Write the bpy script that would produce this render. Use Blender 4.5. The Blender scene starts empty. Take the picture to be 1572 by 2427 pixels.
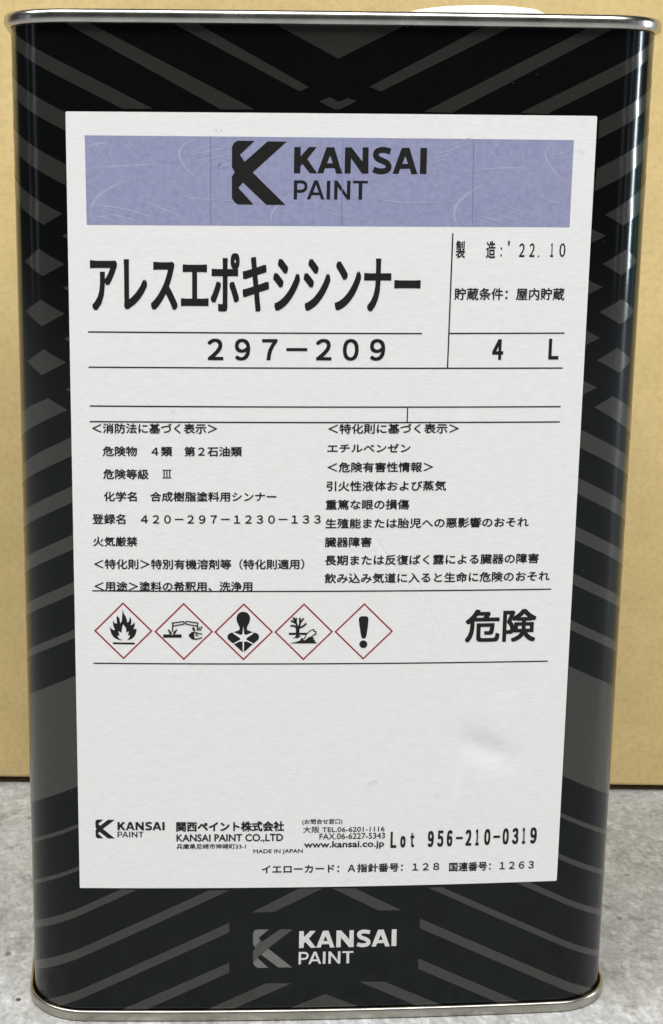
import bpy, bmesh, math, random
from mathutils import Vector, Matrix
scene = bpy.context.scene
COL = scene.collection
MM = 0.001
R = math.radians

# ------------------------------------------------------------------ camera
cam_d = bpy.data.cameras.new('camera')
cam = bpy.data.objects.new('camera', cam_d); COL.objects.link(cam)
cam_d.sensor_fit = 'VERTICAL'; cam_d.sensor_height = 36.0
cam_d.lens = 3709.55 / 2427 * 36.0
cam_d.shift_x = (786 - 590.39) / 2427
cam_d.shift_y = (1255.29 - 1213.5) / 2427
cam_d.clip_start = 0.01; cam_d.clip_end = 100
yaw, pitch, roll = (0.050139, 0.219502, 0.006566)
cy, sy, cp, sp = math.cos(yaw), math.sin(yaw), math.cos(pitch), math.sin(pitch)
fwd = Vector((sy*cp, cy*cp, -sp)); rt = Vector((cy, -sy, 0)); up = rt.cross(fwd)
rt2 = rt*math.cos(roll) + up*math.sin(roll); up2 = up*math.cos(roll) - rt*math.sin(roll)
m = Matrix((rt2, up2, -fwd)).transposed().to_4x4()
m.translation = Vector((-43.442, -414.186, 237.931)) * MM
cam.matrix_world = m
scene.camera = cam

# ------------------------------------------------------------------ world and lamps
world = bpy.data.worlds.new('World'); scene.world = world; world.use_nodes = True
bg = world.node_tree.nodes['Background']
bg.inputs[0].default_value = (0.85, 0.95, 1.0, 1); bg.inputs[1].default_value = 0.035

def area(name, loc, target, w, h, power, color=(1, 1, 1)):
    l = bpy.data.lights.new(name, 'AREA'); l.shape = 'RECTANGLE'; l.size = w; l.size_y = h
    l.energy = power; l.color = color
    o = bpy.data.objects.new(name, l); COL.objects.link(o)
    o.location = loc
    d = Vector(target) - Vector(loc)
    o.rotation_euler = d.to_track_quat('-Z', 'Y').to_euler()
    return o
area('ceiling_light', (-0.32, -0.80, 2.0), (0, 0.0, 0.1), 4.2, 0.8, 110, (1.0, 0.988, 0.958))
area('doorway_light', (2.4, 0.02, 0.52), (0, 0, 0.25), 0.085, 0.86, 20, (0.88, 0.95, 1.0))
area('streak_light', (-2.2, -0.45, 0.45), (0, 0, 0.25), 0.16, 0.7, 0.5, (0.85, 0.92, 1.0))  # this and the next three: dim strips added for streaks in the tin's corners
area('streak_light', (2.1, -1.25, 0.5), (0, 0, 0.25), 0.07, 0.9, 0.35, (0.85, 0.9, 1.0))
area('streak_light', (2.25, -0.72, 0.5), (0, 0, 0.25), 0.03, 0.9, 0.35, (0.9, 0.93, 1.0))
area('streak_light', (-2.3, 0.12, 0.45), (0, 0, 0.25), 0.05, 0.8, 0.22, (0.8, 0.9, 1.0))
area('teal_reflection_light', (1.3, 0.42, 0.19), (0, 0, 0.2), 0.16, 0.2, 0.10, (0.12, 0.62, 0.62))  # unseen lamp added to mimic a teal object reflected in the tin's right edge
scene.view_settings.view_transform = 'Standard'; scene.view_settings.look = 'None'
scene.view_settings.exposure = 0.0; scene.view_settings.gamma = 1.0
scene.cycles.use_denoising = True

# ------------------------------------------------------------------ print on the tin, in mm on its surface (arc length from the middle, height)
TEXTS=[('KANSAI', -11.77, 22.61, 239.79, 246.44, 'heavy'),
('PAINT', -11.75, 7.45, 233.21, 238.09, 'bold'),
('アレスエポキシシンナー', -64.52, 21.93, 204.33, 219.46, 'title'),
('２９７－２０９', -33.96, 13.03, 191.52, 197.29, 'wide'),
('製', 30.97, 33.45, 218.34, 222.94, 'med'),
('造', 39.02, 41.51, 218.37, 222.89, 'med'),
(':', 42.87, 43.25, 218.78, 221.29, 'med'),
("'", 44.76, 45.26, 221.62, 222.91, 'med'),
('２', 47.8, 49.3, 218.75, 222.32, 'med'),
('２', 50.56, 51.98, 218.76, 222.33, 'med'),
('.', 52.89, 53.22, 218.76, 219.13, 'med'),
('１', 56.17, 57.01, 218.77, 222.34, 'med'),
('０', 58.61, 60.21, 218.78, 222.35, 'med'),
('貯蔵条件：屋内貯蔵', 30.99, 60.6, 207.43, 210.7, 'med'),
('４', 41.73, 44.69, 191.72, 197.21, 'big'),
('Ｌ', 56.98, 59.75, 191.76, 197.31, 'big'),
('＜消防法に基づく表示＞', -64.68, -31.35, 171.94, 174.72, 'small'),
('危険物\u3000４類\u3000第２石油類', -61.93, -24.71, 165.79, 168.55, 'small'),
('危険等級', -61.89, -49.68, 159.54, 162.36, 'small'),
('化学名\u3000合成樹脂塗料用シンナー', -61.79, -15.4, 153.48, 156.27, 'small'),
('登録名\u3000４２０－２９７－１２３０－１３３', -64.97, -3.34, 147.22, 150.08, 'small'),
('火気厳禁', -64.85, -52.88, 141.04, 143.82, 'small'),
('＜特化則＞特別有機溶剤等（特化則適用）', -64.72, -7.61, 134.67, 137.61, 'small'),
('＜用途＞塗料の希釈用、洗浄用', -64.72, -21.69, 128.55, 131.36, 'small'),
('＜特化則に基づく表示＞', -1.8, 33.53, 171.96, 174.71, 'small'),
('エチルベンゼン', -1.92, 20.57, 166.89, 169.3, 'small'),
('＜危険有害性情報＞', -1.79, 26.88, 161.48, 164.3, 'small'),
('引火性液体および蒸気', -1.97, 30.59, 156.31, 159.14, 'small'),
('重篤な眼の損傷', -2.1, 20.66, 151.2, 154.05, 'small'),
('生殖能または胎児への悪影響のおそれ', -2.1, 53.79, 146.02, 148.88, 'small'),
('臓器障害', -2.15, 10.62, 140.85, 143.69, 'small'),
('長期または反復ばく露による臓器の障害', -2.06, 57.03, 135.75, 138.65, 'small'),
('飲み込み気道に入ると生命に危険のおそれ', -2.07, 60.37, 130.67, 133.59, 'small'),
('危険', 37.29, 57.16, 113.41, 122.84, 'danger'),
('KANSAI', -59.23, -45.94, 58.89, 61.39, 'sbold'),
('PAINT', -59.26, -51.88, 56.76, 58.48, 'slight'),
('関西ペイント株式会社', -42.71, -12.23, 58.45, 61.5, 'jbold'),
('KANSAI PAINT CO.,LTD', -42.64, -12.49, 55.11, 57.71, 'sbold'),
('兵庫県尼崎市神崎町33-1', -42.65, -23.02, 53.16, 54.79, 'tiny'),
('MADE IN JAPAN', -20.92, -6.91, 51.46, 53.0, 'slight'),
('(お問合せ窓口)', -7.14, 4.29, 60.21, 62.01, 'tiny'),
('大阪 TEL.06-6201-1116', -6.86, 16.32, 57.82, 59.78, 'tiny'),
('FAX.06-6227-5343', -2.2, 16.47, 55.79, 57.59, 'tiny'),
('www.kansai.co.jp', -6.55, 16.33, 52.7, 55.26, 'sbold'),
('Ｌ', 18.11, 19.77, 52.86, 57.77, 'lot'),
('ｏ', 20.91, 22.42, 52.91, 56.44, 'lot'),
('ｔ', 23.8, 24.9, 52.95, 57.33, 'lot'),
('９', 28.81, 30.52, 52.88, 57.8, 'lot'),
('５', 31.53, 33.29, 52.91, 57.84, 'lot'),
('６', 34.25, 35.86, 52.94, 57.87, 'lot'),
('-', 36.9, 38.87, 55.06, 55.75, 'lot'),
('２', 39.65, 41.37, 52.99, 57.92, 'lot'),
('１', 42.53, 43.55, 53.01, 57.94, 'lot'),
('０', 45.07, 46.84, 53.03, 57.96, 'lot'),
('-', 47.69, 49.63, 55.14, 55.84, 'lot'),
('０', 50.4, 52.18, 53.06, 58.0, 'lot'),
('３', 53.19, 54.98, 53.07, 58.01, 'lot'),
('１', 56.1, 57.02, 53.08, 58.02, 'lot'),
('９', 58.45, 60.34, 53.08, 58.03, 'lot'),
('イエローカード：Ａ指針番号：１２８', -18.54, 32.37, 45.54, 48.26, 'small'),
('国連番号：１２６３', 35.2, 59.92, 45.18, 47.99, 'small')]
RULES=[((-65.3, 198.87), (22.71, 198.7), 0.34), ((-65.32, 189.61), (61.05, 189.48), 0.34), ((30.03, 224.87), (29.84, 189.58), 0.34), ((30.02, 198.75), (61.08, 198.79), 0.34), ((-65.17, 179.29), (61.03, 179.08), 0.34), ((-65.24, 175.11), (61.01, 174.93), 0.34), ((19.45, 178.96), (19.43, 174.89), 0.3), ((-65.3, 128.64), (60.96, 128.34), 0.34), ((-65.25, 108.04), (60.98, 107.59), 0.34), ((-45.56, 162.12), (-45.57, 159.98), 0.3), ((-44.81, 162.13), (-44.82, 159.98), 0.3), ((-44.07, 162.13), (-44.08, 159.98), 0.3), ((-46.0, 162.08), (-43.58, 162.09), 0.25), ((-46.01, 159.98), (-43.59, 159.98), 0.25)]
BAND=[(-65.35, 248.93), (61.01, 248.69), (61.01, 226.48), (-65.21, 226.46)]
LOGO=[(0.101,1.000),(0.413,0.998),(0.145,0.782),(0.232,0.673),(0.649,0.992),(1.000,0.991),(0.380,0.507),(0.989,0.000),(0.638,0.000),(0.205,0.348),(0.117,0.265),(0.399,0.003),(0.112,0.003),(0.041,0.047),(0.002,0.104),(0.000,0.441),(0.052,0.507),(0.000,0.592),(0.000,0.905),(0.035,0.962)]
LOGO_BOX=((-27.73, 231.83), (-13.71, 247.86))
LOGO_SMALL=((-65.42, 56.41), (-59.95, 62.08))
CAN_TEXT=[('KANSAI', -7.52, 20.68, 22.26, 27.59, 'heavy'), ('PAINT', -7.6, 8.24, 17.15, 21.06, 'bold')]
CAN_LOGO=[('logo_light', [(-20.79, 23.72), (-20.81, 26.82), (-20.51, 27.85), (-19.78, 28.22), (-16.32, 28.22), (-19.16, 25.58), (-18.68, 24.92), (-20.26, 22.77)]), ('logo_mid', [(-20.26, 22.77), (-18.68, 24.92), (-18.19, 24.41), (-13.04, 28.23), (-9.4, 28.12), (-16.44, 22.31), (-19.46, 19.45), (-20.75, 18.05), (-20.77, 21.46), (-20.17, 22.2)]), ('logo_light', [(-16.44, 22.27), (-9.42, 16.19), (-13.43, 16.25), (-18.39, 20.35)]), ('logo_light', [(-19.49, 19.4), (-16.3, 16.19), (-19.34, 16.19), (-20.39, 16.91), (-20.75, 17.95)])]
STRIPES=[[(-70.57, 276.71), (-64.51, 276.74), (-21.93, 255.63), (-30.58, 255.56)], [(-43.59, 276.89), (-37.53, 276.94), (-8.18, 261.24), (-10.63, 260.19)], [(-18.21, 277.12), (-0.81, 268.27), (16.25, 276.7)], [(-5.55, 257.76), (-2.77, 258.86), (-0.56, 257.64), (1.84, 258.69), (4.16, 257.9), (-0.18, 255.8), (-1.48, 255.79)], [(37.19, 277.02), (44.54, 277.12), (10.24, 260.33), (7.28, 261.48)], [(21.55, 255.45), (64.77, 277.26), (72.04, 277.55), (28.83, 255.25)], [(-47.87, 255.6), (-106, 284.03), (-106, 280.16), (-55.66, 255.54)], [(46.65, 255.42), (106, 284.44), (106, 280.74), (53.57, 255.1)], [(67.49, 253.52), (106, 272.35), (106, 267.83), (67.54, 249.02)], [(-70.27, 254.64), (-106, 272.11), (-106, 267.47), (-70.36, 250.04)], [(-70.34, 241.71), (-106, 259.15), (-106, 253.77), (-70.44, 236.38)], [(-71.44, 229.21), (-106, 246.01), (-106, 240.82), (-76.8, 226.33)], [(-78.57, 220.14), (-71.09, 216.37), (-77.47, 213.08), (-84.29, 216.71)], [(-78.24, 207.0), (-71.34, 203.52), (-77.97, 200.03), (-84.56, 203.66)], [(-77.67, 193.99), (-71.14, 190.77), (-78.48, 187.05), (-84.08, 190.31)], [(-71.74, 223.62), (-69.37, 224.9), (-69.42, 222.37)], [(-71.78, 210.25), (-69.43, 211.45), (-69.47, 209.14)], [(-71.59, 196.96), (-69.41, 198.25), (-69.46, 195.76)], [(-71.47, 183.55), (-69.36, 184.82), (-69.4, 182.45)], [(-76.56, 181.05), (-71.07, 178.18), (-106, 161.4), (-106, 168.92)], [(-70.22, 170.87), (-106, 153.37), (-106, 148.27), (-70.1, 165.83)], [(-70.03, 157.68), (-106, 140.09), (-106, 135.63), (-70.03, 153.22)], [(-69.97, 144.38), (-106, 126.76), (-106, 122.69), (-69.96, 140.31)], [(-70.08, 131.16), (-106, 113.6), (-106, 110.22), (-70.05, 127.8)], [(-70.05, 117.72), (-106, 100.14), (-106, 97.78), (-70.05, 115.36)], [(-70.11, 104.46), (-106, 86.91), (-106, 54.42), (-70.15, 71.95)], [(-70.28, 60.69), (-106, 43.22), (-106, 42.07), (-70.19, 59.58)], [(-70.2, 47.87), (-106, 30.36), (-106, 29.11), (-70.22, 46.61)], [(-58.5, 40.8), (-106, 17.57), (-106, 15.21), (-53.93, 40.67)], [(-33.44, 40.49), (-106, 5.01), (-106, 2.09), (-27.55, 40.45)], [(-27.64, 30.4), (-106, -7.92), (-106, -10.88), (-27.63, 27.44)], [(-27.6, 17.94), (-27.59, 14.8), (-52.72, 2.61), (-60.27, 2.4)], [(-16.94, 11.29), (-9.61, 11.18), (-26.21, 3.36), (-34.21, 3.04)], [(0.25, 7.59), (9.95, 3.45), (-9.73, 3.38)], [(10.23, 11.26), (17.62, 11.07), (36.13, 2.4), (28.43, 2.57)], [(-21.3, 33.53), (-14.94, 33.6), (-0.98, 40.75), (-7.78, 40.76)], [(1.66, 40.71), (8.26, 40.58), (21.93, 33.48), (15.27, 33.55)], [(27.35, 30.75), (106, -7.71), (106, -10.73), (27.35, 27.73)], [(27.19, 18.23), (106, -20.31), (106, -23.56), (27.29, 14.93)], [(33.31, 40.38), (106, 4.83), (106, 2.79), (29.31, 40.29)], [(58.97, 41.04), (106, 18.04), (106, 16.09), (54.68, 41.19)], [(67.01, 49.76), (106, 30.69), (106, 28.98), (67.1, 48.0)], [(66.92, 62.32), (106, 43.21), (106, 41.74), (66.99, 60.82)], [(67.71, 241.58), (106, 260.3), (106, 254.67), (67.02, 235.61)], [(70.42, 229.72), (106, 248.67), (106, 240.91), (76.13, 226.92)], [(77.68, 220.73), (83.76, 217.57), (76.49, 213.87), (70.46, 217.0)], [(77.15, 207.66), (84.1, 204.1), (77.17, 200.87), (70.33, 204.32)], [(76.46, 194.64), (83.72, 190.87), (77.81, 187.86), (70.27, 191.48)], [(66.08, 226.49), (71.02, 224.3), (66.32, 222.01)], [(66.24, 213.03), (70.9, 210.9), (66.48, 208.67)], [(66.18, 199.93), (70.89, 197.46), (66.25, 195.14)], [(66.13, 186.47), (70.86, 184.14), (66.19, 181.8)], [(70.35, 178.84), (75.82, 181.64), (106, 168.08), (106, 159.41)], [(67.09, 172.75), (106, 153.72), (106, 148.73), (66.91, 167.85)], [(67.01, 159.49), (106, 140.42), (106, 135.95), (66.93, 155.06)], [(66.73, 146.14), (106, 126.94), (106, 123.11), (66.71, 142.32)], [(66.85, 132.83), (106, 113.69), (106, 110.53), (66.93, 129.64)], [(67.02, 119.33), (106, 100.27), (106, 97.47), (66.94, 116.57)], [(67.17, 105.98), (106, 86.99), (106, 54.29), (66.87, 73.42)]]
DIAMONDS=[(-56.95, 117.32, 8.01, 8.13), (-40.43, 117.17, 8.06, 8.17), (-24.01, 117.06, 8.1, 8.16), (-7.51, 117.0, 8.1, 8.16), (9.07, 116.98, 8.12, 8.11)]
SWIRLS=[(0.5, [(-35.33, 248.59), (-38.97, 247.48), (-40.93, 245.72), (-41.11, 243.81), (-40.1, 241.63), (-37.86, 239.45), (-35.05, 237.82)]), (0.3, [(-65.09, 240.65), (-62.0, 240.94), (-55.82, 241.42), (-47.96, 241.74), (-40.66, 241.46)]), (0.6, [(-53.61, 238.25), (-58.13, 236.3), (-61.53, 234.35), (-63.37, 232.13), (-64.14, 229.91), (-63.89, 227.41)]), (0.25, [(-64.44, 228.8), (-61.05, 228.54), (-57.11, 227.18)]), (0.26, [(-65.05, 231.74), (-61.04, 231.38), (-53.43, 230.16), (-45.41, 227.45)]), (0.26, [(-59.87, 229.41), (-55.46, 228.45), (-50.25, 226.83)]), (0.26, [(-52.2, 233.4), (-44.99, 230.49), (-38.17, 227.57)]), (0.26, [(-49.78, 234.2), (-41.38, 230.32)]), (0.26, [(-41.77, 234.64), (-37.76, 233.41), (-28.52, 232.76)]), (0.26, [(-61.05, 230.78), (-57.05, 229.83)]), (0.26, [(-57.07, 228.25), (-52.66, 226.69)]), (0.26, [(-47.39, 232.25), (-42.58, 230.51)]), (0.26, [(-64.82, 245.99), (-61.62, 246.79), (-59.23, 247.19)]), (0.26, [(-54.45, 247.8), (-52.48, 245.88), (-51.29, 245.31)]), (0.25, [(-39.54, 243.99), (-33.64, 245.23), (-27.76, 246.47)]), (0.25, [(-39.54, 242.35), (-33.08, 243.59), (-26.63, 244.84)]), (0.25, [(-32.23, 240.75), (-28.86, 241.98), (-25.49, 243.21)]), (0.25, [(-36.73, 245.64), (-33.09, 246.87), (-29.44, 248.09)]), (0.3, [(-64.72, 246.11), (-62.47, 246.94), (-59.11, 247.51)]), (0.2, [(-57.99, 247.79), (-58.87, 244.51), (-57.51, 240.69)]), (0.5, [(56.8, 248.1), (53.99, 246.43), (53.67, 244.77), (54.76, 242.56), (57.22, 239.8), (59.94, 237.98)]), (0.3, [(30.63, 239.9), (36.33, 241.05), (42.08, 241.47), (47.85, 241.51), (54.25, 241.17)]), (0.6, [(38.76, 238.02), (34.81, 235.77), (31.45, 232.97), (30.28, 230.45), (30.47, 228.21), (31.68, 226.81)]), (0.26, [(35.57, 230.94), (43.89, 229.11), (52.7, 226.83)]), (0.26, [(35.62, 229.55), (39.78, 228.57), (43.54, 227.51)]), (0.26, [(41.26, 232.76), (47.12, 230.8), (52.6, 228.83)]), (0.26, [(42.02, 234.15), (48.33, 231.52)]), (0.26, [(46.67, 231.6), (53.42, 229.15)]), (0.26, [(52.34, 234.41), (56.14, 233.04), (60.33, 232.38)]), (0.26, [(36.49, 228.36), (41.92, 226.86)]), (0.26, [(55.56, 244.71), (60.05, 245.73)]), (0.26, [(56.48, 242.75), (60.38, 243.37)]), (0.25, [(23.6, 244.81), (28.14, 245.67), (32.67, 246.92)]), (0.25, [(23.64, 243.61), (27.03, 244.46), (30.42, 245.69)]), (0.25, [(23.1, 242.39), (25.93, 243.24), (28.75, 244.47)]), (0.25, [(26.98, 245.94), (30.96, 246.79), (34.92, 248.03)]), (0.25, [(28.09, 247.05), (30.92, 247.89), (33.73, 249.12)]), (0.25, [(54.66, 244.5), (59.53, 245.92)]), (0.25, [(55.91, 242.85), (59.91, 244.26)]), (0.25, [(57.15, 241.19), (59.99, 242.6)]), (0.28, [(-3.41, 231.1), (2.88, 229.75)]), (0.28, [(-3.39, 229.71), (7.48, 228.38)]), (0.28, [(-2.3, 232.5), (3.42, 231.14)]), (0.28, [(0.05, 228.9), (11.51, 227.56)]), (0.3, [(8.79, 233.67), (13.66, 232.87), (20.55, 232.52), (30.88, 232.85)]), (0.25, [(10.65, 238.94), (12.96, 237.85)]), (0.25, [(23.16, 240.68), (26.0, 241.14)]), (0.5, [(-17.29, 227.13), (-17.48, 229.08), (-16.93, 230.47), (-14.12, 233.54), (-11.87, 234.93)]), (0.2, [(-33.92, 233.03), (-27.7, 232.74), (-19.78, 232.4)])]
SEAMS=[((-33.2, 248.93), (-33.18, 226.54)), ((0.69, 248.64), (0.78, 226.5)), ((34.66, 248.63), (35.05, 226.49))]
PICTO=[[('ink', [(-57.05, 123.54), (-56.88, 122.45), (-56.3, 121.46), (-55.95, 120.53), (-55.9, 119.73), (-55.54, 119.79), (-55.2, 120.54), (-55.19, 121.47), (-54.75, 120.6), (-54.73, 119.67), (-54.95, 118.89), (-54.32, 119.2), (-53.86, 119.92), (-53.78, 118.99), (-54.18, 117.8), (-53.4, 117.96), (-53.34, 117.43), (-53.59, 116.4), (-54.05, 115.62), (-54.81, 114.99), (-55.95, 114.64), (-55.49, 115.24), (-55.03, 116.08), (-55.72, 116.05), (-55.38, 117.33), (-56.14, 116.8), (-56.18, 118.11), (-56.56, 118.67), (-56.98, 119.26), (-57.29, 118.26), (-57.48, 116.79), (-58.32, 117.32), (-58.03, 116.01), (-58.69, 116.04), (-58.19, 115.17), (-57.15, 114.64), (-58.41, 114.82), (-59.54, 115.44), (-60.18, 116.37), (-60.47, 117.4), (-60.67, 118.46), (-60.11, 117.9), (-59.57, 117.53), (-59.24, 117.66), (-59.68, 118.71), (-59.78, 120.33), (-59.31, 119.59), (-58.74, 119.4), (-58.65, 119.81), (-58.78, 120.89), (-58.62, 121.67), (-57.98, 120.9), (-57.75, 119.35), (-57.33, 120.22), (-57.19, 121.99)]), ('ink', [(-59.85, 114.06), (-53.86, 113.99), (-53.86, 113.46), (-59.86, 113.56)])], [('ink', [(-46.04, 116.36), (-44.06, 116.36), (-43.71, 116.14), (-42.98, 116.36), (-41.01, 116.37), (-41.01, 115.43), (-46.05, 115.42)]), ('ink', [(-38.85, 116.09), (-38.16, 116.77), (-37.53, 116.84), (-37.59, 115.9), (-37.35, 115.27), (-38.01, 115.27)])], [('ink', [(-24.15, 122.8), (-23.46, 122.7), (-22.92, 122.39), (-22.49, 121.83), (-22.28, 121.15), (-22.3, 120.37), (-22.54, 119.59), (-22.98, 118.75), (-23.13, 118.13), (-23.07, 117.6), (-21.62, 117.03), (-21.26, 116.81), (-20.72, 116.81), (-20.11, 116.49), (-19.81, 115.99), (-19.8, 115.37), (-19.95, 114.87), (-21.39, 113.65), (-24.08, 111.09), (-26.81, 113.67), (-28.25, 114.89), (-28.47, 115.48), (-28.41, 116.11), (-28.05, 116.52), (-27.51, 116.83), (-26.97, 116.83), (-26.61, 117.04), (-25.23, 117.6), (-25.11, 118.13), (-25.3, 118.76), (-25.72, 119.6), (-25.96, 120.38), (-26.0, 121.16), (-25.79, 121.84), (-25.37, 122.4), (-24.84, 122.71)]), ('paper', [(-24.13, 118.69), (-23.87, 116.41), (-23.36, 116.19), (-21.56, 116.94), (-21.32, 116.62), (-23.11, 115.38), (-23.29, 114.85), (-22.69, 114.53), (-21.3, 113.74), (-21.54, 113.56), (-23.05, 114.31), (-23.89, 114.32), (-23.93, 111.08), (-24.23, 111.09), (-24.31, 114.32), (-25.15, 114.32), (-26.65, 113.57), (-26.9, 113.76), (-25.52, 114.54), (-24.92, 114.85), (-25.1, 115.38), (-26.91, 116.64), (-26.67, 116.95), (-24.86, 116.2), (-24.35, 116.41)])], [('ink', [(-9.69, 118.38), (-8.64, 118.38), (-8.75, 116.03), (-8.24, 115.56), (-8.84, 115.56), (-9.13, 115.0), (-9.56, 115.32), (-10.55, 115.07), (-9.66, 115.82)]), ('ink', [(-11.57, 116.77), (-9.64, 116.76), (-9.63, 116.16), (-11.56, 116.17)]), ('ink', [(-8.79, 116.75), (-6.65, 116.74), (-6.92, 116.15), (-8.79, 116.16)]), ('ink', [(-5.0, 117.26), (-4.01, 117.25), (-3.99, 116.16), (-4.98, 116.16)]), ('ink', [(-11.47, 113.73), (-9.64, 114.13), (-8.28, 114.68), (-8.44, 115.12), (-7.63, 115.18), (-6.78, 115.05), (-5.28, 115.54), (-4.55, 115.35), (-4.91, 114.91), (-4.3, 114.59), (-4.47, 114.22), (-3.95, 113.96), (-3.95, 113.68)]), ('paper', [(-7.56, 114.74), (-7.03, 115.8), (-6.5, 116.64), (-5.61, 117.29), (-4.77, 117.66), (-4.88, 117.1), (-4.27, 117.04), (-4.32, 116.41), (-4.8, 116.1), (-5.46, 115.54), (-6.63, 115.05), (-7.23, 114.61)])], [('ink', [(7.62, 120.5), (7.74, 120.97), (8.09, 121.25), (8.51, 121.34), (9.54, 121.33), (9.97, 121.17), (10.22, 120.89), (10.29, 120.48), (10.18, 118.54), (9.85, 115.88), (9.62, 115.16), (9.32, 114.98), (8.84, 114.98), (8.53, 115.17), (8.3, 115.9), (7.85, 118.56)]), ('ink', [(10.12, 113.33), (10.09, 113.05), (9.98, 112.78), (9.82, 112.56), (9.59, 112.39), (9.33, 112.28), (9.05, 112.24), (8.77, 112.28), (8.5, 112.4), (8.27, 112.57), (8.09, 112.8), (7.98, 113.07), (7.93, 113.36), (7.96, 113.64), (8.07, 113.91), (8.24, 114.13), (8.46, 114.3), (8.72, 114.41), (9.0, 114.45), (9.28, 114.41), (9.55, 114.29), (9.78, 114.12), (9.96, 113.89), (10.08, 113.62)])]]
PICTO_STROKES=[[], [(0.3, [(-43.45, 119.64), (-40.64, 120.01), (-40.34, 119.76), (-40.34, 119.45), (-40.61, 119.27), (-43.33, 118.76)]), (0.4, [(-43.48, 119.82), (-43.36, 118.7)]), (0.35, [(-43.42, 118.76), (-43.52, 117.14)]), (0.42, [(-44.6, 117.77), (-44.09, 116.58)]), (0.42, [(-42.32, 117.77), (-42.98, 116.65)]), (0.42, [(-44.18, 117.27), (-43.82, 116.39)]), (0.42, [(-42.8, 117.33), (-43.28, 116.4)]), (0.3, [(-36.56, 119.64), (-39.5, 120.05), (-39.86, 119.83), (-39.86, 119.48), (-39.62, 119.3), (-36.75, 118.77)]), (0.35, [(-36.53, 119.77), (-36.69, 118.71)]), (0.4, [(-36.69, 118.77), (-36.63, 117.46)]), (0.3, [(-38.06, 118.4), (-37.71, 117.4)]), (0.3, [(-37.7, 118.46), (-37.35, 117.34)]), (0.3, [(-35.4, 118.71), (-35.91, 117.46)]), (0.3, [(-35.97, 118.52), (-36.36, 117.52)]), (0.3, [(-38.97, 116.09), (-38.16, 116.9), (-37.35, 116.96), (-36.51, 116.71), (-35.91, 116.52), (-35.37, 116.56)]), (0.3, [(-36.81, 116.65), (-37.11, 116.34), (-36.87, 116.09), (-36.45, 115.96)]), (0.32, [(-38.97, 116.09), (-38.01, 115.15), (-36.51, 115.09), (-35.97, 115.34), (-35.37, 115.4)])], [], [(0.5, [(-9.18, 118.32), (-9.71, 119.63), (-10.48, 121.19)]), (0.5, [(-9.86, 119.63), (-11.07, 120.26)]), (0.5, [(-9.48, 118.26), (-10.3, 118.76), (-11.2, 118.7)]), (0.5, [(-9.68, 119.63), (-9.66, 121.03)]), (0.5, [(-8.85, 118.31), (-8.56, 119.62), (-8.67, 121.03)]), (0.5, [(-8.56, 119.62), (-7.59, 120.87)]), (0.5, [(-8.87, 118.13), (-7.74, 118.62), (-6.81, 119.46)]), (0.28, [(-7.32, 114.93), (-6.8, 116.18), (-6.14, 116.92), (-5.46, 117.42), (-4.71, 117.66), (-4.82, 117.16), (-4.21, 117.03), (-4.32, 116.41), (-4.8, 116.16), (-5.28, 115.66), (-6.48, 115.23)])], []]
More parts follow.
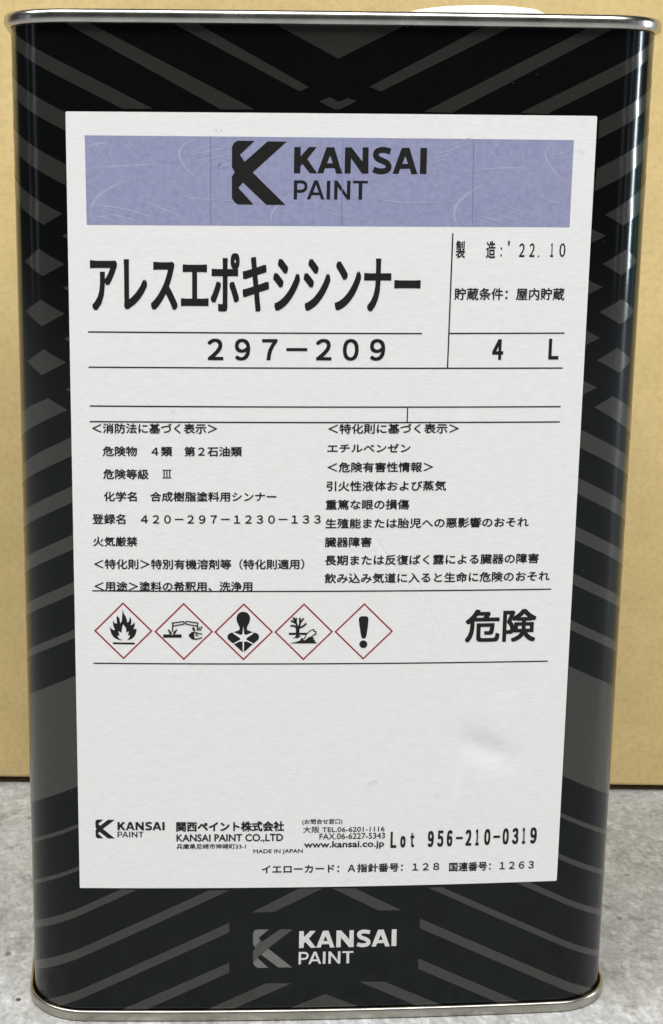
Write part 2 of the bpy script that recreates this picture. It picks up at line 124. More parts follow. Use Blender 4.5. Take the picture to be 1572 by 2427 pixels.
LETTERS={'KANSAI': ([[(0.0003, 0.9924), (0.0479, 0.9939), (0.0488, 0.643), (0.111, 0.997), (0.1689, 0.9985), (0.0988, 0.5431), (0.1748, 0.0076), (0.1195, 0.0045), (0.0631, 0.3601), (0.0485, 0.2769), (0.0479, 0.003), (0.0, 0.0015)], [(0.2423, 0.9924), (0.2709, 0.9924), (0.27, 0.6853), (0.2478, 0.3873), (0.2326, 0.1982), (0.2209, 0.0091), (0.1759, 0.0136)], [(0.2709, 0.9924), (0.2995, 0.9939), (0.3632, 0.003), (0.3174, 0.0015), (0.3057, 0.2073), (0.2914, 0.3888), (0.27, 0.6853)], [(0.2478, 0.3873), (0.2914, 0.3888), (0.3057, 0.2073), (0.2326, 0.1982)], [(0.3814, 0.9939), (0.429, 0.9955), (0.5137, 0.4644), (0.514, 0.9985), (0.5579, 1.0), (0.5602, 0.0061), (0.5123, 0.0045), (0.4272, 0.5885), (0.4261, 0.0091), (0.3808, 0.0076)], [(0.8074, 0.9924), (0.8364, 0.9939), (0.8361, 0.6853), (0.8141, 0.3873), (0.7995, 0.1967), (0.7881, 0.0076), (0.7428, 0.0121)], [(0.8364, 0.9939), (0.865, 0.9955), (0.9313, 0.0015), (0.8852, 0.0), (0.8729, 0.2073), (0.8583, 0.3888), (0.8361, 0.6853)], [(0.8141, 0.3873), (0.8583, 0.3888), (0.8729, 0.2073), (0.7995, 0.1967)], [(0.9489, 0.9924), (0.9988, 0.9939), (1.0, 0.0076), (0.9497, 0.0136)]], [(0.2237, [(0.7233, 0.8502), (0.6876, 0.8956), (0.6534, 0.9047), (0.6227, 0.8457), (0.6131, 0.7156), (0.6274, 0.5855), (0.6634, 0.5008), (0.6981, 0.41), (0.7124, 0.2799), (0.7008, 0.1528), (0.6639, 0.0998), (0.6297, 0.112), (0.5964, 0.1664)])]), 'PAINT': ([[(0.0016, 0.9918), (0.0456, 0.9918), (0.044, 0.0), (0.0, 0.0)], [(0.2757, 0.9979), (0.2987, 0.9979), (0.2982, 0.7782), (0.2631, 0.3799), (0.2453, 0.2259), (0.2191, 0.0041), (0.1766, 0.0041)], [(0.2987, 0.9979), (0.3223, 1.0), (0.4146, 0.0082), (0.369, 0.0082), (0.3522, 0.2279), (0.3396, 0.3676), (0.2982, 0.7782)], [(0.2631, 0.3799), (0.3396, 0.3676), (0.3522, 0.2279), (0.2453, 0.2259)], [(0.4444, 0.9836), (0.4911, 0.9856), (0.4906, 0.0103), (0.4439, 0.0103)], [(0.5451, 0.9918), (0.5854, 0.9918), (0.7159, 0.2731), (0.717, 0.9897), (0.7636, 0.9918), (0.7626, 0.0082), (0.7222, 0.0062), (0.5907, 0.6694), (0.5891, 0.0041), (0.5451, 0.0123)], [(0.7982, 0.9877), (1.0, 0.9836), (0.9979, 0.8522), (0.924, 0.8563), (0.924, 0.0103), (0.8758, 0.0103), (0.8753, 0.8542), (0.7977, 0.8563)]], [(0.1565, [(0.0456, 0.9138), (0.108, 0.9138), (0.1488, 0.846), (0.164, 0.6817), (0.1499, 0.5133), (0.1064, 0.4333), (0.0451, 0.4312)])])}
TICKS=[(0.22, [(-31.28, 241.03), (-30.83, 241.96), (-30.61, 242.3)]), (0.12, [(-36.06, 244.66), (-36.0, 244.23)]), (0.15, [(-31.97, 250.68), (-31.58, 250.14)]), (0.1, [(-30.68, 250.04), (-30.24, 250.58)])]

# ------------------------------------------------------------------ materials
def mat(name, color, rough=0.5, metal=0.0, spec=0.5, coat=0.0):
    m = bpy.data.materials.new(name); m.use_nodes = True
    b = m.node_tree.nodes['Principled BSDF']
    b.inputs['Base Color'].default_value = (*color, 1); b.inputs['Roughness'].default_value = rough
    b.inputs['Metallic'].default_value = metal; b.inputs['Specular IOR Level'].default_value = spec
    b.inputs['Coat Weight'].default_value = coat
    return m
class NT:
    def __init__(s, m): s.m = m; s.t = m.node_tree; s.b = s.t.nodes['Principled BSDF']; s.tc = s.t.nodes.new('ShaderNodeTexCoord')
    def n(s, kind, **kw):
        o = s.t.nodes.new('ShaderNode' + kind)
        for k, v in kw.items():
            if k in o.inputs: o.inputs[k].default_value = v
            else: setattr(o, k, v)
        return o
    def l(s, a, b): s.t.links.new(a, b)
    def coords(s, scale=(1, 1, 1), rot=(0, 0, 0), loc=(0, 0, 0)):
        mp = s.n('Mapping'); mp.inputs['Scale'].default_value = scale; mp.inputs['Rotation'].default_value = rot; mp.inputs['Location'].default_value = loc
        s.l(s.tc.outputs['Object'], mp.inputs['Vector']); return mp.outputs[0]
    def noise(s, vec, scale, detail=4, rough=0.55, dist=0.0):
        o = s.n('TexNoise', Scale=scale, Detail=detail, Roughness=rough, Distortion=dist); s.l(vec, o.inputs['Vector']); return o.outputs['Fac']
    def ramp(s, fac, stops):
        o = s.n('ValToRGB'); cr = o.color_ramp
        while len(cr.elements) < len(stops): cr.elements.new(0.5)
        for e, (p, c) in zip(cr.elements, stops):
            e.position = p; e.color = (*c, 1) if isinstance(c, tuple) else (c, c, c, 1)
        s.l(fac, o.inputs[0]); return o.outputs[0]
    def mix(s, a, b, fac, mode='MIX'):
        o = s.n('Mix', data_type='RGBA', blend_type=mode)
        if isinstance(fac, (int, float)): o.inputs[0].default_value = fac
        else: s.l(fac, o.inputs[0])
        for i, x in ((6, a), (7, b)):
            if isinstance(x, tuple): o.inputs[i].default_value = (*x, 1)
            else: s.l(x, o.inputs[i])
        return o.outputs[2]
    def math(s, op, a, b=0.0, c=None):
        o = s.n('Math', operation=op)
        for i, x in enumerate((a, b) if c is None else (a, b, c)):
            if isinstance(x, (int, float)): o.inputs[i].default_value = x
            else: s.l(x, o.inputs[i])
        return o.outputs[0]
    def bump(s, h, strength, dist, prev=None):
        o = s.n('Bump', Strength=strength, Distance=dist); s.l(h, o.inputs['Height'])
        if prev: s.l(prev, o.inputs['Normal'])
        return o.outputs[0]

# white label paper: faint horizontal fibre, grey handling smudges, a dent and a crease
M_paper = mat('label_paper', (0.80, 0.80, 0.785), 0.62, spec=0.3)
g = NT(M_paper)
fib = g.noise(g.coords((1, 1, 5.0)), 420, 4, 0.6)
blot = g.noise(g.coords((1, 1, 1.6)), 26, 5, 0.6)
spk = g.noise(g.coords((1, 1, 1.5)), 170, 3, 0.5)
c = g.ramp(fib, [(0.3, (0.76, 0.77, 0.775)), (0.7, (0.83, 0.84, 0.845))])
c = g.mix(c, (0.62, 0.625, 0.62), g.ramp(blot, [(0.60, 0.0), (0.85, 0.12)]))
c = g.mix(c, (0.38, 0.39, 0.40), g.ramp(spk, [(0.70, 0.0), (0.82, 0.35)]))
sx = g.n('SeparateXYZ'); g.l(g.tc.outputs['Object'], sx.inputs[0])
def gauss(x0, z0, wx, wz, ang=0.0):
    dx = g.math('SUBTRACT', sx.outputs[0], x0*MM); dz = g.math('SUBTRACT', sx.outputs[2], z0*MM)
    ca, sa = math.cos(ang), math.sin(ang)
    u = g.math('ADD', g.math('MULTIPLY', dx, ca/(wx*MM)), g.math('MULTIPLY', dz, sa/(wx*MM)))
    v = g.math('ADD', g.math('MULTIPLY', dx, -sa/(wz*MM)), g.math('MULTIPLY', dz, ca/(wz*MM)))
    r2 = g.math('ADD', g.math('MULTIPLY', u, u), g.math('MULTIPLY', v, v))
    return g.math('POWER', 2.718, g.math('MULTIPLY', r2, -1.0))
h = g.math('MULTIPLY', gauss(44.5, 82.0, 7.5, 3.8, -0.45), -1.0)
h = g.math('ADD', h, g.math('MULTIPLY', gauss(37, 66, 1.3, 8, -0.1), 0.25))
h = g.math('ADD', h, g.math('MULTIPLY', gauss(24, 63, 0.8, 6, 0.15), 0.18))
h = g.math('ADD', h, g.math('MULTIPLY', gauss(15.5, 137.5, 0.45, 13, 0.62), -0.12))
h = g.math('ADD', h, g.math('MULTIPLY', gauss(28, 121, 0.45, 13, 0.42), -0.10))
h = g.math('ADD', h, g.math('MULTIPLY', gauss(50, 101, 3, 5, 0.3), -0.25))
h = g.math('ADD', h, g.math('MULTIPLY', gauss(-11, 84, 0.5, 16, 0.3), -0.10))
b1 = g.bump(fib, 0.22, 0.00006)
b2 = g.bump(h, 1.0, 0.00055, b1)
g.l(b2, g.b.inputs['Normal']); g.l(c, g.b.inputs['Base Color'])

def ink(name, col, rough=0.5, amt=0.25, scale=900):
    m = mat(name, col, rough, spec=0.35); g = NT(m)
    n = g.noise(g.coords(), scale, 2)
    g.l(g.mix(col, tuple(min(1, x*1.6+0.01) for x in col), g.ramp(n, [(0.4, 0.0), (0.8, amt)])), g.b.inputs['Base Color'])
    return m
M_ink = ink('black_ink', (0.006, 0.006, 0.006))
M_tick = ink('grey_tick_ink', (0.10, 0.10, 0.13))
M_red = ink('dark_red_ink', (0.30, 0.020, 0.030))
M_band = mat('lavender_ink', (0.30, 0.31, 0.49), 0.6, spec=0.3)
g = NT(M_band)
n1 = g.noise(g.coords((1, 1, 1)), 650, 4, 0.7); n2 = g.noise(g.coords((1, 1, 2)), 45, 5, 0.6)
c = g.ramp(n1, [(0.35, (0.245, 0.26, 0.43)), (0.68, (0.315, 0.33, 0.515))])
c = g.mix(c, (0.30, 0.33, 0.45), g.ramp(n2, [(0.42, 0.0), (0.80, 0.4)]))
g.l(c, g.b.inputs['Base Color']); g.l(g.bump(n1, 0.15, 0.00005), g.b.inputs['Normal'])
M_swirl = ink('pale_lavender_ink', (0.345, 0.355, 0.505), 0.6, 0.3, 500)
M_seam = ink('darker_lavender_ink', (0.17, 0.175, 0.32), 0.6)

def lacquer(name, col, rough, coat=0.0, metal=0.0, spec=0.5):
    m = mat(name, col, rough, metal=metal, spec=spec, coat=coat); g = NT(m)
    fine = g.noise(g.coords(), 2600, 2, 0.6)
    str_ = g.noise(g.coords((1, 1, 0.06)), 230, 3, 0.6)
    dust = g.noise(g.coords(), 330, 3, 0.6)
    c = g.mix(col, tuple(x*1.25+0.0006 for x in col), g.ramp(fine, [(0.35, 0.0), (0.7, 1.0)]))
    c = g.mix(c, (0.10, 0.10, 0.095), g.ramp(dust, [(0.745, 0.0), (0.80, 0.5)]))
    g.l(c, g.b.inputs['Base Color'])
    smear = g.noise(g.coords((1, 1, 0.5)), 30, 4, 0.6)
    g.l(g.math('ADD', rough - 0.05, g.math('MULTIPLY', smear, 0.11)), g.b.inputs['Roughness'])
    g.l(g.bump(str_, 0.3, 0.00012, g.bump(fine, 0.05, 0.00003)), g.b.inputs['Normal'])
    return m
M_black = lacquer('black_lacquer', (0.0026, 0.0027, 0.0027), 0.14, spec=0.29)
M_black.node_tree.nodes['Principled BSDF'].inputs['Specular Tint'].default_value = (0.78, 0.89, 1.0, 1)
M_stripe = lacquer('dark_grey_print', (0.0215, 0.0215, 0.0195), 0.17, spec=0.68)
M_logo_light = lacquer('grey_print', (0.135, 0.135, 0.13), 0.3)
M_logo_mid = lacquer('mid_grey_print', (0.055, 0.055, 0.053), 0.3)
M_silver = lacquer('silver_print', (0.60, 0.60, 0.59), 0.3)
M_tin = mat('tinplate', (0.62, 0.60, 0.56), 0.16, metal=1.0)
g = NT(M_tin)
n = g.noise(g.coords((1, 1, 2)), 120, 5, 0.6)
g.l(g.ramp(n, [(0.3, (0.40, 0.385, 0.37)), (0.7, (0.56, 0.545, 0.525))]), g.b.inputs['Base Color'])
g.l(g.math('ADD', 0.17, g.math('MULTIPLY', n, 0.16)), g.b.inputs['Roughness'])
g.l(g.bump(g.noise(g.coords(), 300, 3), 0.12, 0.0002), g.b.inputs['Normal'])
M_cap = mat('white_plastic', (0.82, 0.82, 0.78), 0.4)
g = NT(M_cap); n = g.noise(g.coords(), 150, 3)
g.l(g.ramp(n, [(0.3, (0.78, 0.78, 0.74)), (0.7, (0.84, 0.84, 0.80))]), g.b.inputs['Base Color'])

M_card = mat('cardboard', (0.56, 0.40, 0.19), 0.85, spec=0.15)
g = NT(M_card)
f1 = g.noise(g.coords((1, 1, 1)), 55, 5, 0.65); f2 = g.noise(g.coords((1, 1, 1)), 420, 4, 0.7)
f3 = g.noise(g.coords((0.6, 1, 2.6)), 260, 3, 0.6); f4 = g.noise(g.coords((3, 1, 0.5)), 95, 4, 0.6)
c = g.ramp(f1, [(0.3, (0.685, 0.53, 0.25)), (0.7, (0.785, 0.605, 0.30))])
c = g.mix(c, (0.50, 0.38, 0.165), g.ramp(f2, [(0.45, 0.0), (0.8, 0.55)]))
c = g.mix(c, (0.74, 0.59, 0.33), g.ramp(f3, [(0.60, 0.0), (0.80, 0.35)]))
c = g.mix(c, (0.80, 0.66, 0.42), g.ramp(f4, [(0.72, 0.0), (0.80, 0.4)]))
g.l(c, g.b.inputs['Base Color']); g.l(g.bump(f2, 0.35, 0.0003, g.bump(f1, 0.25, 0.0012)), g.b.inputs['Normal'])

M_floor = mat('concrete', (0.45, 0.44, 0.42), 0.62, spec=0.35)
g = NT(M_floor)
FS = (1, 0.62, 1)
a1 = g.noise(g.coords(FS), 22, 8, 0.72, 0.2); a2 = g.noise(g.coords(FS), 230, 7, 0.72, 0.3); a3 = g.noise(g.coords(FS), 620, 5, 0.7)
a4 = g.noise(g.coords(FS, (0, 0, 0.6)), 105, 7, 0.72, 0.5)
c = g.ramp(a1, [(0.30, (0.325, 0.323, 0.312)), (0.72, (0.43, 0.44, 0.445))])
c = g.mix(c, (0.60, 0.61, 0.62), g.ramp(a2, [(0.47, 0.0), (0.66, 0.8)]))
c = g.mix(c, (0.20, 0.193, 0.18), g.ramp(a4, [(0.53, 0.0), (0.66, 0.65)]))
c = g.mix(c, (0.15, 0.145, 0.135), g.ramp(a3, [(0.52, 0.0), (0.68, 0.6)]))
c = g.mix(c, (0.66, 0.67, 0.68), g.ramp(a3, [(0.30, 0.45), (0.44, 0.0)]))
vo = g.n('TexVoronoi', Scale=95.0); g.l(g.coords(FS), vo.inputs['Vector'])
pn = g.noise(g.coords(), 33, 3)
pit = g.math('MULTIPLY', g.ramp(vo.outputs['Distance'], [(0.06, 1.0), (0.12, 0.0)]), g.ramp(pn, [(0.50, 0.0), (0.56, 1.0)]))
c = g.mix(c, (0.10, 0.085, 0.07), g.math('MULTIPLY', pit, 0.7))
g.l(c, g.b.inputs['Base Color'])
g.l(g.ramp(a2, [(0.3, 0.5), (0.7, 0.75)]), g.b.inputs['Roughness'])
hh = g.math('ADD', g.math('MULTIPLY', a2, 0.7), g.math('ADD', g.math('MULTIPLY', a3, 0.4), g.math('MULTIPLY', pit, -0.8)))
g.l(g.bump(hh, 0.5, 0.0009), g.b.inputs['Normal'])

# ------------------------------------------------------------------ helpers
def link(name, bm, mats, parent=None, smooth=False, **props):
    me = bpy.data.meshes.new(name); bm.to_mesh(me); bm.free()
    for x in (mats if isinstance(mats, (list, tuple)) else [mats]): me.materials.append(x)
    if smooth:
        for p in me.polygons: p.use_smooth = True
    o = bpy.data.objects.new(name, me); COL.objects.link(o)
    if parent: o.parent = parent
    for k, v in props.items(): o[k] = v
    return o

def sharp_by_angle(o, deg=30):
    me = o.data; bm = bmesh.new(); bm.from_mesh(me)
    for f in bm.faces: f.smooth = True
    for e in bm.edges:
        if len(e.link_faces) == 2 and e.calc_face_angle(0) > R(deg): e.smooth = False
    bm.to_mesh(me); bm.free()
# cross-section of the tin: flat sides that belly out slightly, round corners
W2, DEP, RC, BUL, HT = 85.0, 107.0, 16.663, 1.694, 279.785
XF = W2 - RC
def surf(s, off=0.0):
    """front of the tin: arc length s from the middle -> (x, y) in mm, pushed out by off"""
    a = abs(s); sg = 1 if s >= 0 else -1
    if a <= XF:
        x, y = a, -BUL*(1 - (a/XF)**2)
        t = 2*BUL*a/XF**2; k = math.hypot(1, t); nx, ny = t/k, -1/k
    elif a <= XF + RC*math.pi/2:
        ph = (a - XF)/RC; x, y = XF + RC*math.sin(ph), RC - RC*math.cos(ph); nx, ny = math.sin(ph), -math.cos(ph)
    else:
        x, y = W2, RC + (a - XF - RC*math.pi/2); nx, ny = 1.0, 0.0
    return sg*(x + nx*off), y + ny*off
def outline(off=0.0):
    half = DEP/2; pts = []
    ss = [-XF + i*2*XF/40 for i in range(41)]
    arc = [XF + RC*math.pi/2*i/14 for i in range(1, 15)]
    f = [surf(-a, off) for a in reversed(arc)] + [surf(s, off) for s in ss] + [surf(a, off) for a in arc]
    side = [(W2 + off + BUL*0.5*(1-((t)/1.0)**2), half + t*(half-RC)) for t in (-0.66, -0.33, 0, 0.33, 0.66)]
    back = [(-x, DEP - y) for x, y in f]
    return f + side + back + [(-x, DEP - y) for x, y in side]
def sweep(profile, closed=True):
    """profile of (offset, z) carried round the outline"""
    bm = bmesh.new(); rings = []
    for off, z in profile:
        rings.append([bm.verts.new((x*MM, y*MM, z*MM)) for x, y in outline(off)])
    n = len(rings[0]); k = len(rings)
    for i in range(k if closed else k-1):
        a, b = rings[i], rings[(i+1) % k]
        for j in range(n): bm.faces.new((a[j], a[(j+1) % n], b[(j+1) % n], b[j]))
    bmesh.ops.recalc_face_normals(bm, faces=bm.faces)
    return bm
def bend(bm, off, zmin=None, zmax=None, step=2.4, cut=True):
    """flat print in (s, z) mm -> laid on the tin's surface"""
    if zmin is not None:
        for co, no in (((0, zmin, 0), (0, -1, 0)), ((0, zmax, 0), (0, 1, 0))):
            bmesh.ops.bisect_plane(bm, geom=bm.verts[:]+bm.edges[:]+bm.faces[:], plane_co=co, plane_no=no, clear_outer=True)
    if cut and bm.verts:
        xs = [v.co.x for v in bm.verts]; lo, hi = min(xs), max(xs)
        n0, n1 = math.floor(lo/step), math.ceil(hi/step)
        for i in range(n0, n1+1):
            x = i*step
            if lo < x < hi:
                bmesh.ops.bisect_plane(bm, geom=bm.verts[:]+bm.edges[:]+bm.faces[:], plane_co=(x, 0, 0), plane_no=(1, 0, 0))
    for v in bm.verts:
        x, y = surf(v.co.x, off + v.co.z); v.co = Vector((x*MM, y*MM, v.co.y*MM))
    return bm
def add_poly(bm, pts, mi=0, dz=0.0):
    vs = [bm.verts.new((x, y, dz)) for x, y in pts]
    f = bm.faces.new(vs); f.normal_update()
    if f.normal.z < 0: f.normal_flip()
    f.material_index = mi
    if len(vs) > 4:
        r = bmesh.ops.triangulate(bm, faces=[f])
        for q in r['faces']: q.material_index = mi
def add_stroke(bm, pts, w, mi=0, dz=0.0, taper=False):
    n = len(pts); L = []
    if n > 2:                                       # smooth the polyline (Catmull-Rom)
        q = [pts[0]] + list(pts) + [pts[-1]]; new = []
        for i in range(1, n):
            for t in (0, .25, .5, .75):
                c = [0.5*((2*q[i][k]) + (-q[i-1][k]+q[i+1][k])*t + (2*q[i-1][k]-5*q[i][k]+4*q[i+1][k]-q[i+2][k])*t*t + (-q[i-1][k]+3*q[i][k]-3*q[i+1][k]+q[i+2][k])*t**3) for k in (0, 1)]
                new.append(c)
        new.append(list(pts[-1])); pts = new; n = len(pts)
    for i, p in enumerate(pts):
        a = pts[max(0, i-1)]; b = pts[min(n-1, i+1)]
        d = Vector((b[0]-a[0], b[1]-a[1])); d.normalize(); nn = Vector((-d.y, d.x))
        ww = w/2 * (1.0 if not taper else max(0.15, math.sin(math.pi*(i+0.3)/(n-0.4))))
        L.append((bm.verts.new((p[0]+nn.x*ww, p[1]+nn.y*ww, dz)), bm.verts.new((p[0]-nn.x*ww, p[1]-nn.y*ww, dz))))
    for i in range(n-1):
        f = bm.faces.new((L[i][0], L[i][1], L[i+1][1], L[i+1][0])); f.normal_update(); f.material_index = mi
        if f.normal.z < 0: f.normal_flip()
def text_bm(body, s0, s1, z0, z1, strike=0.0, offset=0.0, spacing=1.0):
    """text as flat glyph faces fitted to the box, struck several times for weight"""
    cu = bpy.data.curves.new('lettering_source', 'FONT'); cu.body = body; cu.resolution_u = 4; cu.offset = offset; cu.space_character = spacing
    ob = bpy.data.objects.new('lettering_source', cu); COL.objects.link(ob)
    dg = bpy.context.evaluated_depsgraph_get(); dg.update()
    me = bpy.data.meshes.new_from_object(ob.evaluated_get(dg))
    bpy.data.objects.remove(ob); bpy.data.curves.remove(cu)
    xs = [v.co.x for v in me.vertices]; ys = [v.co.y for v in me.vertices]
    x0, x1, y0, y1 = min(xs), max(xs), min(ys), max(ys)
    pad = strike
    kx = (s1-s0-2*pad)/max(1e-6, x1-x0); ky = (z1-z0-2*pad)/max(1e-6, y1-y0)
    bm = bmesh.new()
    dirs = [(0, 0)] if strike == 0 else [(strike*u, strike*v) for u, v in ((1, 0), (-1, 0), (0, 1), (0, -1), (1, 1), (-1, 1), (1, -1), (-1, -1))]
    if 0 < strike < 0.08: dirs = dirs[:4]
    for i, (dx, dy) in enumerate(dirs):
        vs = [bm.verts.new((s0+pad+(v.co.x-x0)*kx+dx, z0+pad+(v.co.y-y0)*ky+dy, i*0.0015)) for v in me.vertices]
        for p in me.polygons:
            try: f = bm.faces.new([vs[k] for k in p.vertices])
            except ValueError: continue
            f.normal_update()
            if f.normal.z < 0: f.normal_flip()
    bpy.data.meshes.remove(me)
    return bm

def letters_bm(word, s0, s1, z0, z1):
    polys, strokes = LETTERS[word]; bm = bmesh.new()
    f = lambda p: (s0+(s1-s0)*p[0], z0+(z1-z0)*p[1])
    for pl in polys: add_poly(bm, [f(p) for p in pl])
    for w, pl in strokes: add_stroke(bm, [f(p) for p in pl], w*(z1-z0), dz=0.003)
    return bm
# ------------------------------------------------------------------ setting
bm = bmesh.new()
bmesh.ops.create_grid(bm, x_segments=2, y_segments=2, size=6.0)
floor = link('floor', bm, M_floor, kind='structure', label='grey mottled concrete floor under the tin and the carton')

# ------------------------------------------------------------------ cardboard box behind the tin
box = bpy.data.objects.new('cardboard_box', None); COL.objects.link(box)
pA, pB = Vector((-113.3, 183.5, 0))*MM, Vector((152.3, 165.4, 0))*MM
d = (pB-pA).normalized(); mid = (pA+pB)/2
box.location = mid; box.rotation_euler = (0, 0, math.atan2(d.y, d.x))
box['label'] = 'large plain brown cardboard carton standing close behind the black tin'; box['category'] = 'box'
def rbox(x0, x1, y0, y1, z0, z1, bev, seg=3):
    bm = bmesh.new(); bmesh.ops.create_cube(bm, size=1)
    for v in bm.verts:
        v.co = Vector(((x0+x1)/2+v.co.x*(x1-x0), (y0+y1)/2+v.co.y*(y1-y0), (z0+z1)/2+v.co.z*(z1-z0)))*MM
    if bev: bmesh.ops.bevel(bm, geom=bm.edges[:], offset=bev*MM, segments=seg, profile=0.5, affect='EDGES')
    return bm
link('box_body', rbox(-330, 330, 0, 320, 2.7, 430, 1.1), M_card, box, smooth=False)
link('bottom_flap', rbox(-318, 318, 26, 296, 0.2, 2.68, 0), M_card, box)
for s in (-1, 1):
    link('top_flap', rbox(-329, 329, 1.5 if s < 0 else 161, 159.5 if s < 0 else 318.5, 430.4, 434, 0.8, 2), M_card, box)

# ------------------------------------------------------------------ the tin
tin = bpy.data.objects.new('paint_tin', None); COL.objects.link(tin)
tin['label'] = 'tall black rectangular paint thinner tin with a large white label and white cap'; tin['category'] = 'paint tin'
bm = sweep([(0, z) for z in (1.0, 6, 60, 140, 220, HT-6, HT-1.2)], closed=False)
body = link('can_body', bm, M_black, tin, smooth=True)
zt = HT
link('top_rim', sweep([(0.02, zt-3.2), (0.9, zt-3.45), (1.5, zt-3.2), (1.75, zt-2.7), (1.78, zt-1.3), (1.6, zt-0.6), (1.15, zt-0.12), (0.5, zt+0.05), (-0.3, zt-0.05), (-0.85, zt-0.45), (-1.1, zt-1.2), (-1.1, zt-4.6), (-0.5, zt-4.6)]), M_tin, tin, smooth=True)
M_base = M_tin.copy(); M_base.name = 'dull_tinplate'
for nd in M_base.node_tree.nodes:
    if nd.type == 'MATH' and abs(nd.inputs[0].default_value-0.17) < 1e-5: nd.inputs[0].default_value = 0.22
    if nd.type == 'VALTORGB': nd.color_ramp.elements[0].color = (0.36, 0.345, 0.30, 1); nd.color_ramp.elements[1].color = (0.50, 0.48, 0.43, 1)
link('bottom_rim', sweep([(0.03, 1.2), (0.25, 2.6), (0.55, 3.2), (0.9, 3.35), (1.3, 3.15), (1.5, 2.7), (1.55, 1.5), (1.5, 0.5), (1.15, 0.05), (0.4, 0.0), (-0.6, 0.05), (-0.9, 0.8), (-0.9, 2.4)]), M_base, tin, smooth=True)
bm = bmesh.new(); bm.faces.new([bm.verts.new((x*MM, y*MM, (zt-4.3)*MM)) for x, y in outline(-1.0)]); bmesh.ops.recalc_face_normals(bm, faces=bm.faces)
link('lid', bm, M_tin, tin)
bm = bmesh.new(); bm.faces.new([bm.verts.new((x*MM, y*MM, 1.6*MM)) for x, y in outline(-0.8)]); bmesh.ops.recalc_face_normals(bm, faces=bm.faces)
link('base_plate', bm, M_tin, tin)
def lathe(profile, cx, cy, n=64, ribs=0.0):
    bm = bmesh.new(); rings = []
    for i, (r, z) in enumerate(profile):
        ring = []
        for k in range(n):
            a = 2*math.pi*k/n; rr = r
            ring.append(bm.verts.new(((cx+rr*math.cos(a))*MM, (cy+rr*math.sin(a))*MM, z*MM)))
        rings.append(ring)
    for a, b in zip(rings, rings[1:]):
        for k in range(n): bm.faces.new((a[k], a[(k+1) % n], b[(k+1) % n], b[k]))
    bm.faces.new(rings[-1]); bm.faces.new(list(reversed(rings[0])))
    bmesh.ops.recalc_face_normals(bm, faces=bm.faces)
    return bm
CX, CY = 44.0, 53.5
zc = 285.79
cap = link('cap', lathe([(20.6, zt-2.6), (21.2, zt-1), (21.3, zc-3.6), (20.9, zc-2.3), (20.0, zc-1.1), (18.6, zc-0.4), (16.5, zc-0.05), (15.8, zc), (15.2, zc-0.5), (12, zc-0.6)], CX, CY), M_cap, tin, smooth=True)
bm = bmesh.new()
for k in range(48):
    a = 2*math.pi*k/48; c_, s_ = math.cos(a), math.sin(a)
    vs = []
    for z in (zt-1.6, zc-3.4):
        for rr, t in ((21.0, -0.35), (21.75, -0.2), (21.75, 0.2), (21.0, 0.35)):
            vs.append(bm.verts.new(((CX+rr*c_-t*s_)*MM, (CY+rr*s_+t*c_)*MM, z*MM)))
    for i in range(4): bm.faces.new((vs[i], vs[(i+1) % 4], vs[4+(i+1) % 4], vs[4+i]))
    bm.faces.new(vs[:4]); bm.faces.new(vs[4:])
bmesh.ops.recalc_face_normals(bm, faces=bm.faces)
link('cap_grip', bm, M_cap, cap)
link('spout_collar', lathe([(24, zt-4.25), (24, zt-3.4), (22.5, zt-2.7), (19, zt-2.65)], CX, CY), M_tin, tin, smooth=True)

# grey bars and lozenges printed on the black lacquer
for pts in STRIPES:
    bm = bmesh.new(); add_poly(bm, pts)
    bend(bm, 0.05, 3.0, HT-3.0, step=1.2)
    if bm.faces: link('printed_bar', bm, M_stripe, tin, smooth=True)
    else: bm.free()
MB = {'logo_light': M_logo_light, 'logo_mid': M_logo_mid}
bm = bmesh.new()
for k, (mn, pts) in enumerate(CAN_LOGO): add_poly(bm, pts, 0 if mn == 'logo_light' else 1, k*0.004)
link('printed_logo', bend(bm, 0.07, cut=False), [M_logo_light, M_logo_mid], tin)
for t, s0, s1, z0, z1, st in CAN_TEXT:
    bm = letters_bm(t, s0, s1, z0, z1)
    link('printed_lettering', bend(bm, 0.07, cut=False), M_silver, tin)

# paper label: a sheet with thickness, laid round the front
L0, L1, LZ0, LZ1 = -70.15, 66.9, 41.25, 254.8
bm = bmesh.new(); N = 58; rb = 0.4
top = []; rnd = random.Random(3)
def edge_pts():
    pts = []
    for (cx_, cz_, a0) in ((L1-rb, LZ1-rb, 0), (L0+rb, LZ1-rb, 90), (L0+rb, LZ0+rb, 180), (L1-rb, LZ0+rb, 270)):
        for i in range(5): a = R(a0+i*22.5); pts.append((cx_+rb*math.cos(a), cz_+rb*math.sin(a)))
    return pts
EP = edge_pts()
add = [bm.verts.new((x, y, 0.0)) for x, y in EP]
f = bm.faces.new(add)
if f.normal.z < 0: f.normal_flip()
for i in range(1, 61):
    x = L0 + (L1-L0)*i/61
    bmesh.ops.bisect_plane(bm, geom=bm.verts[:]+bm.edges[:]+bm.faces[:], plane_co=(x, 0, 0), plane_no=(1, 0, 0))
ret = bmesh.ops.extrude_face_region(bm, geom=bm.faces[:])
for v in [e for e in ret['geom'] if isinstance(e, bmesh.types.BMVert)]: v.co.z = 0.17
bmesh.ops.recalc_face_normals(bm, faces=bm.faces)
for v in bm.verts:
    x, y = surf(v.co.x, 0.06 + v.co.z); v.co = Vector((x*MM, y*MM, v.co.y*MM))
label = link('paper_label', bm, M_paper, tin)
sharp_by_angle(label)
LO = 0.23
bm = bmesh.new(); add_poly(bm, BAND); link('colour_band', bend(bm, LO+0.025), M_band, label)
bm = bmesh.new()
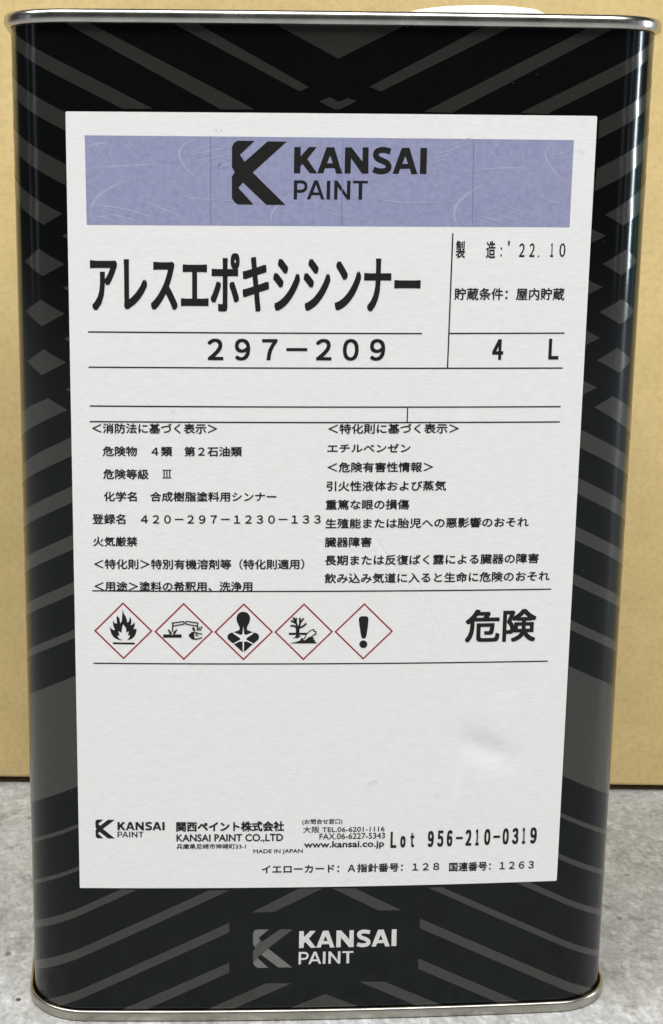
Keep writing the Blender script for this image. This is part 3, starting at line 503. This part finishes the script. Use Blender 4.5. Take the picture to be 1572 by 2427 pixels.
for i, (w, pts) in enumerate(SWIRLS): add_stroke(bm, pts, w*1.25, taper=True, dz=0.0005*i)
link('swirl_print', bend(bm, LO+0.04, cut=False), M_swirl, label)
bm = bmesh.new()
for w, pts in TICKS: add_stroke(bm, pts, w, taper=True)
link('ink_tick', bend(bm, LO+0.07, cut=False), M_tick, label)
for a, b in SEAMS:
    bm = bmesh.new(); add_stroke(bm, [a, b], 0.17); link('seam_print', bend(bm, LO+0.06, cut=False), M_seam, label)
def place_logo(box_, dz):
    (a0, b0), (a1, b1) = box_; bm = bmesh.new()
    add_poly(bm, [(a0+(a1-a0)*u, b0+(b1-b0)*v) for u, v in LOGO]); link('printed_logo', bend(bm, LO+dz, cut=False), M_ink, label)
place_logo(LOGO_BOX, 0.08); place_logo(LOGO_SMALL, 0.05)
# style -> weight in mm, half of it each way
ST = {'heavy': 0.46, 'bold': 0.17, 'title': 0.30, 'wide': 0.16, 'med': 0.07, 'big': 0.20, 'small': 0.075, 'danger': 0.22, 'sbold': 0.075,
      'slight': 0.03, 'jbold': 0.10, 'tiny': 0.03, 'lot': 0.17}
for t, s0, s1, z0, z1, st in TEXTS:
    if t == '-' or t == '.':
        bm = bmesh.new(); add_poly(bm, [(s0, z0), (s1, z0), (s1, z1), (s0, z1)])
    elif t in LETTERS:
        bm = letters_bm(t, s0, s1, z0, z1)
    else:
        bm = text_bm(t, s0, s1, z0, z1, strike=ST[st])
    link('lettering', bend(bm, LO+0.06, cut=False), M_ink, label)
for a, b, w in RULES:
    bm = bmesh.new(); add_stroke(bm, [a, b], w*1.05); link('printed_rule', bend(bm, LO+0.05), M_ink, label)
for i, (cx_, cz_, hx, hz) in enumerate(DIAMONDS):
    bm = bmesh.new(); t = 0.42
    O = [(cx_-hx, cz_), (cx_, cz_+hz), (cx_+hx, cz_), (cx_, cz_-hz)]
    I = [(cx_-hx+t*1.414, cz_), (cx_, cz_+hz-t*1.414), (cx_+hx-t*1.414, cz_), (cx_, cz_-hz+t*1.414)]
    for k in range(4): add_poly(bm, [O[k], O[(k+1) % 4], I[(k+1) % 4], I[k]], 1)
    for k, (mn, pts) in enumerate(PICTO[i]): add_poly(bm, pts, 0 if mn == 'ink' else 2, 0.01 + k*0.006)
    for w, pts in PICTO_STROKES[i]: add_stroke(bm, pts, w, 0, 0.06)
    link('hazard_symbol', bend(bm, LO+0.04, cut=False), [M_ink, M_red, M_paper], label)
# chips and scuffs of bare tin on the lacquer

SCUFFS = [(79.5, 68.9, 0.22, 0.75), (81.8, 64.5, 0.12, 4.5), (-72.1, 70.5, 0.10, 0.7), (44.5, 262.8, 0.35, 0.2), (50.6, 265.0, 0.3, 0.15), (70.3, 222.7, 0.2, 0.12),
          (72.0, 238.4, 0.2, 0.2), (-42.4, 34.8, 0.22, 0.22), (77.0, 140.5, 0.15, 0.5), (69.6, 133.4, 0.2, 0.5), (71.2, 170.0, 0.15, 0.15)]
for s, z, w, h in SCUFFS:
    bm = bmesh.new(); rr = random.Random(int(s*7+z))
    add_poly(bm, [(s+w/2*math.cos(k*math.pi/4)*rr.uniform(.6, 1.1), z+h/2*math.sin(k*math.pi/4)*rr.uniform(.6, 1.1)) for k in range(8)])
    link('paint_chip', bend(bm, 0.08, cut=False), M_logo_light, tin)

# a crumb of brown stone on the floor
bm = bmesh.new(); bmesh.ops.create_icosphere(bm, subdivisions=2, radius=0.75*MM)
rr = random.Random(5)
for v in bm.verts: v.co *= rr.uniform(0.85, 1.12); v.co.z = max(v.co.z*0.55, -0.2*MM)
peb = link('stone_chip', bm, mat('brown_stone', (0.10, 0.065, 0.045), 0.8), smooth=True)
peb.location = (-0.08969, 0.01175, 0.00015)
peb['label'] = 'tiny brown stone chip on the concrete by the lower left corner of the tin'; peb['category'] = 'stone'
